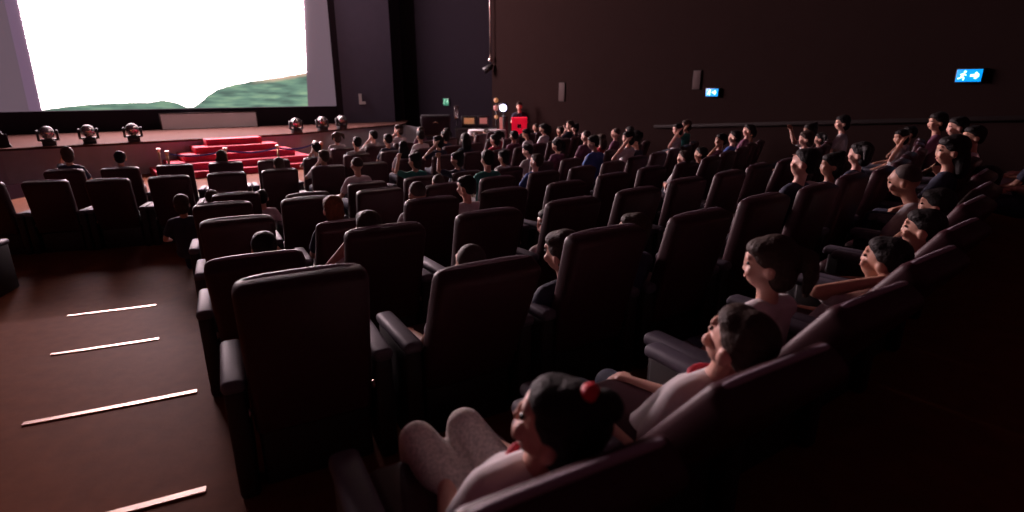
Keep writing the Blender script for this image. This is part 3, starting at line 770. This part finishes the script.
NP = [
 dict(k=0, a=28.1, at=(556, 424, 1.28), seat=0, label='child with a red hair tie lying back, patterned knees drawn up, nearest the camera', mats=('skin_fair', 'cloth_white', 'cloth_pattern', 'hair_black'), extras=('trim', 'band'),
      recline=38, hy=.24, hz=.50, head=(46, 20, -8), hair='bun', voxel=.0055, arms=('lap', 'lap'), knees=([(-.17, .50, .60), (.0, .47, .62)], [(-.15, .60, .30), (.0, .58, .30)]), sc=1.02),
 dict(k=0, a=30.15, at=(738, 342, 1.78), seat=1, label='child in white shirt with red neckline gazing upwards, second seat of nearest row', mats=('skin_fair', 'cloth_white', 'cloth_navy', 'hair_brown'), extras=('trim',),
      recline=36, hy=.24, hz=.51, head=(8, 20, -6), hair='short', voxel=.0055, arms=('rest', 'lap'), sc=1.04),
 dict(k=0, a=32.2, at=(768, 264, 2.45), seat=2, label='child with hair tied back sitting upright beyond the upward-gazing child', mats=('skin_fair', 'cloth_white', 'cloth_navy', 'hair_brown'),
      recline=8, hy=.14, hz=.54, head=(34, -4, 0), hair='ponytail', voxel=.009, arms=('lap', 'lap'), sc=1.02),
 dict(k=0, a=34.3, at=(884, 260, 3.0), seat=3, label='child leaning back with a hand clasped behind the head, fourth in the nearest row', mats=('skin_tan', 'cloth_white', 'cloth_navy', 'hair_black'), extras=('trim',),
      recline=34, hy=.22, hz=.51, head=(10, 8, -4), hair='short', voxel=.009, arms=('behind', 'lap'), sc=.98),
 dict(k=0, a=36.3, at=(922, 229, 3.75), seat=4, label='reclining child with short dark hair just beyond the one with hand behind head', mats=('skin_tan', 'cloth_navy', 'cloth_navy', 'hair_black'),
      recline=30, hy=.20, hz=.52, head=(14, 2, 0), hair='short', voxel=.009, arms=('rest', 'lap'), sc=1.0),
 dict(k=0, a=37.3, at=(904, 181, 4.1), seat=None, label='child in pale shirt leaning forward out of the nearest row with head lowered', mats=('skin_brown', 'cloth_grey', 'cloth_navy', 'hair_shaved'),
      recline=-22, hy=.30, hz=.56, head=(10, -16, 0), hair='shaved', voxel=.011, arms=('lap', 'lap'), sc=1.08),
 dict(k=0, a=38.4, at=(935, 205, 4.7), seat=5, label='child in dark top seated behind the forward-leaning child, resting cheek on hand', mats=('skin_tan', 'cloth_navy', 'cloth_navy', 'hair_black'),
      recline=22, hy=.18, hz=.53, head=(16, 0, 0), hair='girl', voxel=.011, arms=('cheek', 'lap'), sc=1.0),
 dict(k=0, a=42.2, at=(951, 151, 5.9), seat=7, label='tall child with long dark hair sitting high near the end of the nearest row', mats=('skin_tan', 'cloth_navy', 'cloth_navy', 'hair_black'),
      recline=10, hy=.12, hz=.62, head=(24, -2, 0), hair='long', voxel=.011, arms=('fold', 'lap'), sc=1.14),
 dict(k=0, a=41.5, at=(984, 180, 5.7), seat=6, label='child with both arms raised, near the end of the nearest row by the brown wall', mats=('skin_tan', 'cloth_plum', 'cloth_navy', 'hair_black'),
      recline=22, hy=.16, hz=.54, head=(18, 0, 0), hair='short', voxel=.012, arms=('raised', 'raised'), sc=1.02),
 dict(k=1, a=29.75, at=(470, 264, 2.75), seat=1, label='shaven-headed child with red collar, second seat from the aisle in second row', mats=('skin_tan', 'cloth_white', 'cloth_navy', 'hair_shaved'), extras=('trim',),
      recline=16, hy=.13, hz=.53, head=(4, 0, 0), hair='shaved', voxel=.010, arms=('rest', 'rest'), sc=1.0),
 dict(k=1, a=31.2, at=(562, 252, 2.6), seat=2, label='child with pale collar leaning over beside the shaven-headed child', mats=('skin_fair', 'cloth_navy', 'cloth_navy', 'hair_brown'), extras=('pale',),
      recline=6, lean_x=-8, hy=.14, hz=.57, head=(24, 0, -6), hair='girl', voxel=.010, arms=('lap', 'lap'), sc=1.06),
 dict(k=2, a=32.0, at=(549, 223, 3.8), seat=2, label='child turned to look sideways with lit face, third seat in the third row', mats=('skin_fair', 'cloth_white', 'cloth_navy', 'hair_black'),
      recline=6, hy=.16, hz=.55, head=(72, 0, 0), hair='long', voxel=.010, arms=('lap', 'lap'), sc=1.10),
 dict(k=1, a=33.2, at=(633, 231, 3.5), seat=3, label='child with brown hair leaning back behind the turned face, second row', mats=('skin_tan', 'cloth_navy', 'cloth_navy', 'hair_brown'),
      recline=14, hy=.13, hz=.57, head=(22, 4, 0), hair='short', voxel=.010, arms=('lap', 'lap'), sc=1.04),
 dict(k=2, a=27.1, at=(265, 248, 3.95), seat=0, label='dark-haired child low in the aisle seat of the third row', mats=('skin_tan', 'cloth_white', 'cloth_navy', 'hair_black'), face=False,
      recline=22, hy=.16, hz=.52, head=(-4, 6, 0), hair='short', voxel=.011, arms=('rest', 'elbow'), sc=1.02),
 dict(k=2, a=29.3, at=(368, 228, 3.88), seat=1, label='child with one elbow stuck out holding the head, third row beside the aisle seat', mats=('skin_fair', 'cloth_white', 'cloth_navy', 'hair_brown'), face=False,
      recline=10, hy=.13, hz=.57, head=(6, 0, 4), hair='short', voxel=.010, arms=('elbow', 'lap'), sc=1.10),
 dict(k=3, a=29.5, at=(333, 209, 5.2), seat=1, label='child with glowing auburn hair, second seat from the aisle in the fourth row', mats=('skin_fair', 'cloth_navy', 'cloth_navy', 'hair_auburn'), face=False,
      recline=14, hy=.13, hz=.58, head=(4, 0, 0), hair='girl', voxel=.011, arms=('lap', 'lap'), sc=1.08),
 dict(k=3, a=32.0, at=(417, 193, 5.3), seat=2, label='shaven-headed child sitting tall, third seat from the aisle in fourth row', mats=('skin_brown', 'cloth_grey', 'cloth_navy', 'hair_shaved'), face=False,
      recline=6, hy=.12, hz=.60, head=(6, 0, 0), hair='shaved', voxel=.011, arms=('lap', 'lap'), sc=1.08),
 dict(k=4, a=34.7, at=(438, 183, 6.7), seat=3, label='shaven-headed child, fourth seat from the aisle in the fifth row', mats=('skin_tan', 'cloth_grey', 'cloth_navy', 'hair_shaved'), face=False,
      recline=12, hy=.12, hz=.56, head=(6, 0, 0), hair='shaved', voxel=.012, arms=('lap', 'lap'), sc=1.0),
 dict(k=3, a=34.2, at=(466, 187, 5.75), seat=3, label='child with lit cheek and pale collar, fourth seat in the fourth row', mats=('skin_fair', 'cloth_white', 'cloth_navy', 'hair_black'),
      recline=4, hy=.14, hz=.60, head=(30, 0, 0), hair='short', voxel=.011, arms=('lap', 'lap'), sc=1.08),
 dict(k=5, a=24.6, at=(182, 204, 7.7), seat=None, label='child with rim-lit dark hair at the aisle end of the sixth row', mats=('skin_tan', 'cloth_navy', 'cloth_navy', 'hair_brown'), face=False,
      recline=8, hy=.10, hz=.56, head=(0, 0, 0), hair='girl', voxel=.012, arms=('rest', 'lap'), sc=1.04),
 dict(k=5, a=25.8, at=(212, 198, 8.0), seat=0, label='child sunk low in the aisle seat of the sixth row', mats=('skin_tan', 'cloth_white', 'cloth_navy', 'hair_brown'), face=False,
      recline=18, hy=.16, hz=.50, head=(0, 4, 0), hair='short', voxel=.012, arms=('rest', 'rest'), sc=.96),
 dict(k=5, a=28.3, at=(262, 198, 8.0), seat=1, label='child sunk low, second seat from the aisle in the sixth row', mats=('skin_tan', 'cloth_white', 'cloth_navy', 'hair_black'), face=False,
      recline=18, hy=.16, hz=.50, head=(0, 4, 0), hair='short', voxel=.012, arms=('rest', 'rest'), sc=.98),
]
def standing(at, k, a, sm, sk, hair, head, label):
    NP.append(dict(k=k, a=a, at=at, seat=round((a-START[k])/PITCH_DEG[k]), label=label, mats=(sk, sm, 'cloth_navy', 'hair_black'), recline=-2, hy=-.0, hz=.80, head=head, hair=hair,
                   voxel=.013, arms=('lap', 'lap'), stand=True, sc=1.18))
standing((957, 127, 8.3), 1, 48.6, 'cloth_white', 'skin_fair', 'short', (20, 0, 0), 'child in pale top standing up below the exit sign farther from the stage')
standing((937, 122, 9.0), 1, 51.0, 'cloth_plum', 'skin_tan', 'girl', (30, 0, 0), 'child in plum top standing just stageward of the pale-topped standing child')
standing((973, 137, 7.4), 1, 46.2, 'cloth_white', 'skin_tan', 'short', (26, 0, 0), 'child in pale top standing between farther exit sign and the nearest row')
standing((842, 123, 10.4), 2, 50.0, 'cloth_grey', 'skin_fair', 'girl', (30, 0, 0), 'child with bobbed hair standing by the wall, midway between both exit signs')
for d in NP: near_person(**d)

# everyone else: a dozen poses shared out among the seats
BASES = []
for kw in (dict(recline=10, hair='short', head=(0, 0, 0), arms=('lap', 'lap')), dict(recline=14, hair='girl', head=(18, 0, 0), arms=('rest', 'lap')),
           dict(recline=8, hair='long', head=(-14, 2, 0), arms=('lap', 'fold')), dict(recline=18, hair='short', head=(26, 4, 0), arms=('cheek', 'lap')),
           dict(recline=12, hair='shaved', head=(8, 0, 0), arms=('rest', 'rest')), dict(recline=4, hair='ponytail', head=(20, -6, 0), arms=('lap', 'lap')),
           dict(recline=22, hair='short', head=(10, 8, 6), arms=('fold', 'fold')), dict(recline=-6, hair='short', head=(30, -8, 0), arms=('lap', 'lap')),
           dict(recline=10, hair='bun', head=(34, 0, 0), arms=('raised', 'lap')), dict(recline=15, hair='pigtails', head=(12, 2, 0), arms=('lap', 'rest')),
           dict(recline=8, hair='girl', head=(40, 0, 4), arms=('elbow', 'lap'))):
    kw2 = dict(kw); hr = kw['hair']
    BASES.append((kw, person_meshes(face=True, voxel=.013, hy=.12, hz=.55, sc=1.04, **kw2)))
HAIRWORD = {'short': 'short dark hair', 'girl': 'bobbed dark hair', 'long': 'long dark hair', 'shaved': 'cropped hair', 'ponytail': 'a ponytail', 'bun': 'a hair bun', 'pigtails': 'pigtails'}
SHIRTS = ['cloth_white']*5+['cloth_grey']*3+['cloth_navy']*5+['cloth_plum']*2+['cloth_red', 'cloth_blue', 'cloth_teal']
SHIRTWORD = {'cloth_white': 'white', 'cloth_grey': 'grey', 'cloth_navy': 'dark', 'cloth_plum': 'plum', 'cloth_red': 'red', 'cloth_blue': 'blue', 'cloth_teal': 'green'}
# how full each row is, as a function of the picture column (the seats by the aisle are mostly empty)
def fill(k, x):
    if k == 0: return .9
    if k == 1: return .0 if x < 780 else 1
    if k == 2: return .0 if x < 780 else 1
    if k == 3: return .15 if x < 560 else .55 if x < 700 else 1
    if k == 4: return .2 if x < 400 else .6 if x < 520 else .92
    if k == 5: return .1 if x < 340 else .92
    if k == 6: return .3 if x < 380 else .97
    if k >= 7: return .8 if x < 330 else .98
rng = random.Random(21)
ci = 0
for k, lst in seats.items():
    n = len(lst)
    for j, (i, a, h) in enumerate(lst):
        if (k, i) in taken: continue
        x, y = proj(h+Vector((0, 0, 1.0)))
        rr = rng.random(); bi = rng.randrange(len(BASES)); sm = rng.choice(SHIRTS); sk = rng.choice(('skin_fair', 'skin_fair', 'skin_tan', 'skin_tan', 'skin_brown')); up_ = rng.uniform(-.03, .06)
        da = rng.uniform(-.25, .25); dd = rng.uniform(-.05, .08); big = rng.uniform(.96, 1.08)
        if rr > fill(k, x): continue
        kw, me = BASES[bi]
        hm = 'hair_shaved' if kw['hair'] == 'shaved' else rng.choice(('hair_black', 'hair_black', 'hair_brown'))
        loc = pol(HINGE[k]-dd, a+da, floor_z(k))
        tall = 1.0
        if x > 330 and k >= 4 and not (k >= 7 and 455 < x < 545): up_ += .10
        if k >= 7 and 455 < x < 545: up_ = -.08; big *= .94
        if x > 560 and k >= 2: up_ += rng.choice((0, .04, .10))
        loc.z += up_ if big < 1 and up_ < -.05 else max(up_, 0)
        if k < 6: where = '%s seat from aisle, %s' % (WORDS[i], ROWNAME[k].replace('the ', ''))
        else: where = '%s seat from brown wall, %s' % (WORDS[n-1-j], ROWNAME[k].replace('the ', ''))
        o = build_person(me, loc, R_(a+rng.uniform(-8, 8)), (sk, sm, rng.choice(('cloth_navy', 'cloth_jean', 'cloth_grey')), hm),
                     'child with %s, %s top, %s' % (HAIRWORD[kw['hair']], SHIRTWORD[sm], where), 'child', 'audience seated in the curved rows')
        o.scale = (big, big, big)
        ci += 1
# the person behind the red lectern
kw = dict(recline=0, hair='short', head=(0, 0, 0), arms=('fold', 'fold'), stand=True, hy=0, hz=.98, sc=1.32, voxel=.02)
me = person_meshes(**kw)
dirv = LECT.normalized(); dirv.z = 0
pl = LECT+Vector((dirv.x, dirv.y, 0)).normalized()*.5
build_person(me, (pl.x, pl.y, GZ), math.atan2(-pl.y, -pl.x)-PI/2, ('skin_fair', 'cloth_navy', 'cloth_navy', 'hair_brown'), 'adult standing behind the red lectern, only the head showing above it', 'person')

# ------------------------------------------------------------------ light
w = bpy.data.worlds.new('world'); bpy.context.scene.world = w; w.use_nodes = True
w.node_tree.nodes['Background'].inputs['Color'].default_value = (1.0, .32, .45, 1)
w.node_tree.nodes['Background'].inputs['Strength'].default_value = .026
ld = bpy.data.lights.new('stage_fill_light', 'POINT'); ld.energy = 350; ld.color = (1, .68, .6); ld.shadow_soft_size = .3  # fill light added out of view to brighten the wall by the corner
lo_ = bpy.data.objects.new('stage_fill_light', ld); COL.objects.link(lo_); lo_.location = (-4.2, 19.5, 5.8)
vs = bpy.context.scene.view_settings
vs.view_transform = 'Standard'; vs.look = 'None'; vs.exposure = 0; vs.gamma = 1; vs.use_curve_mapping = False
bpy.context.scene.display_settings.display_device = 'sRGB'
print('seats', sum(len(v) for v in seats.values()), 'audience', ci+len(NP))
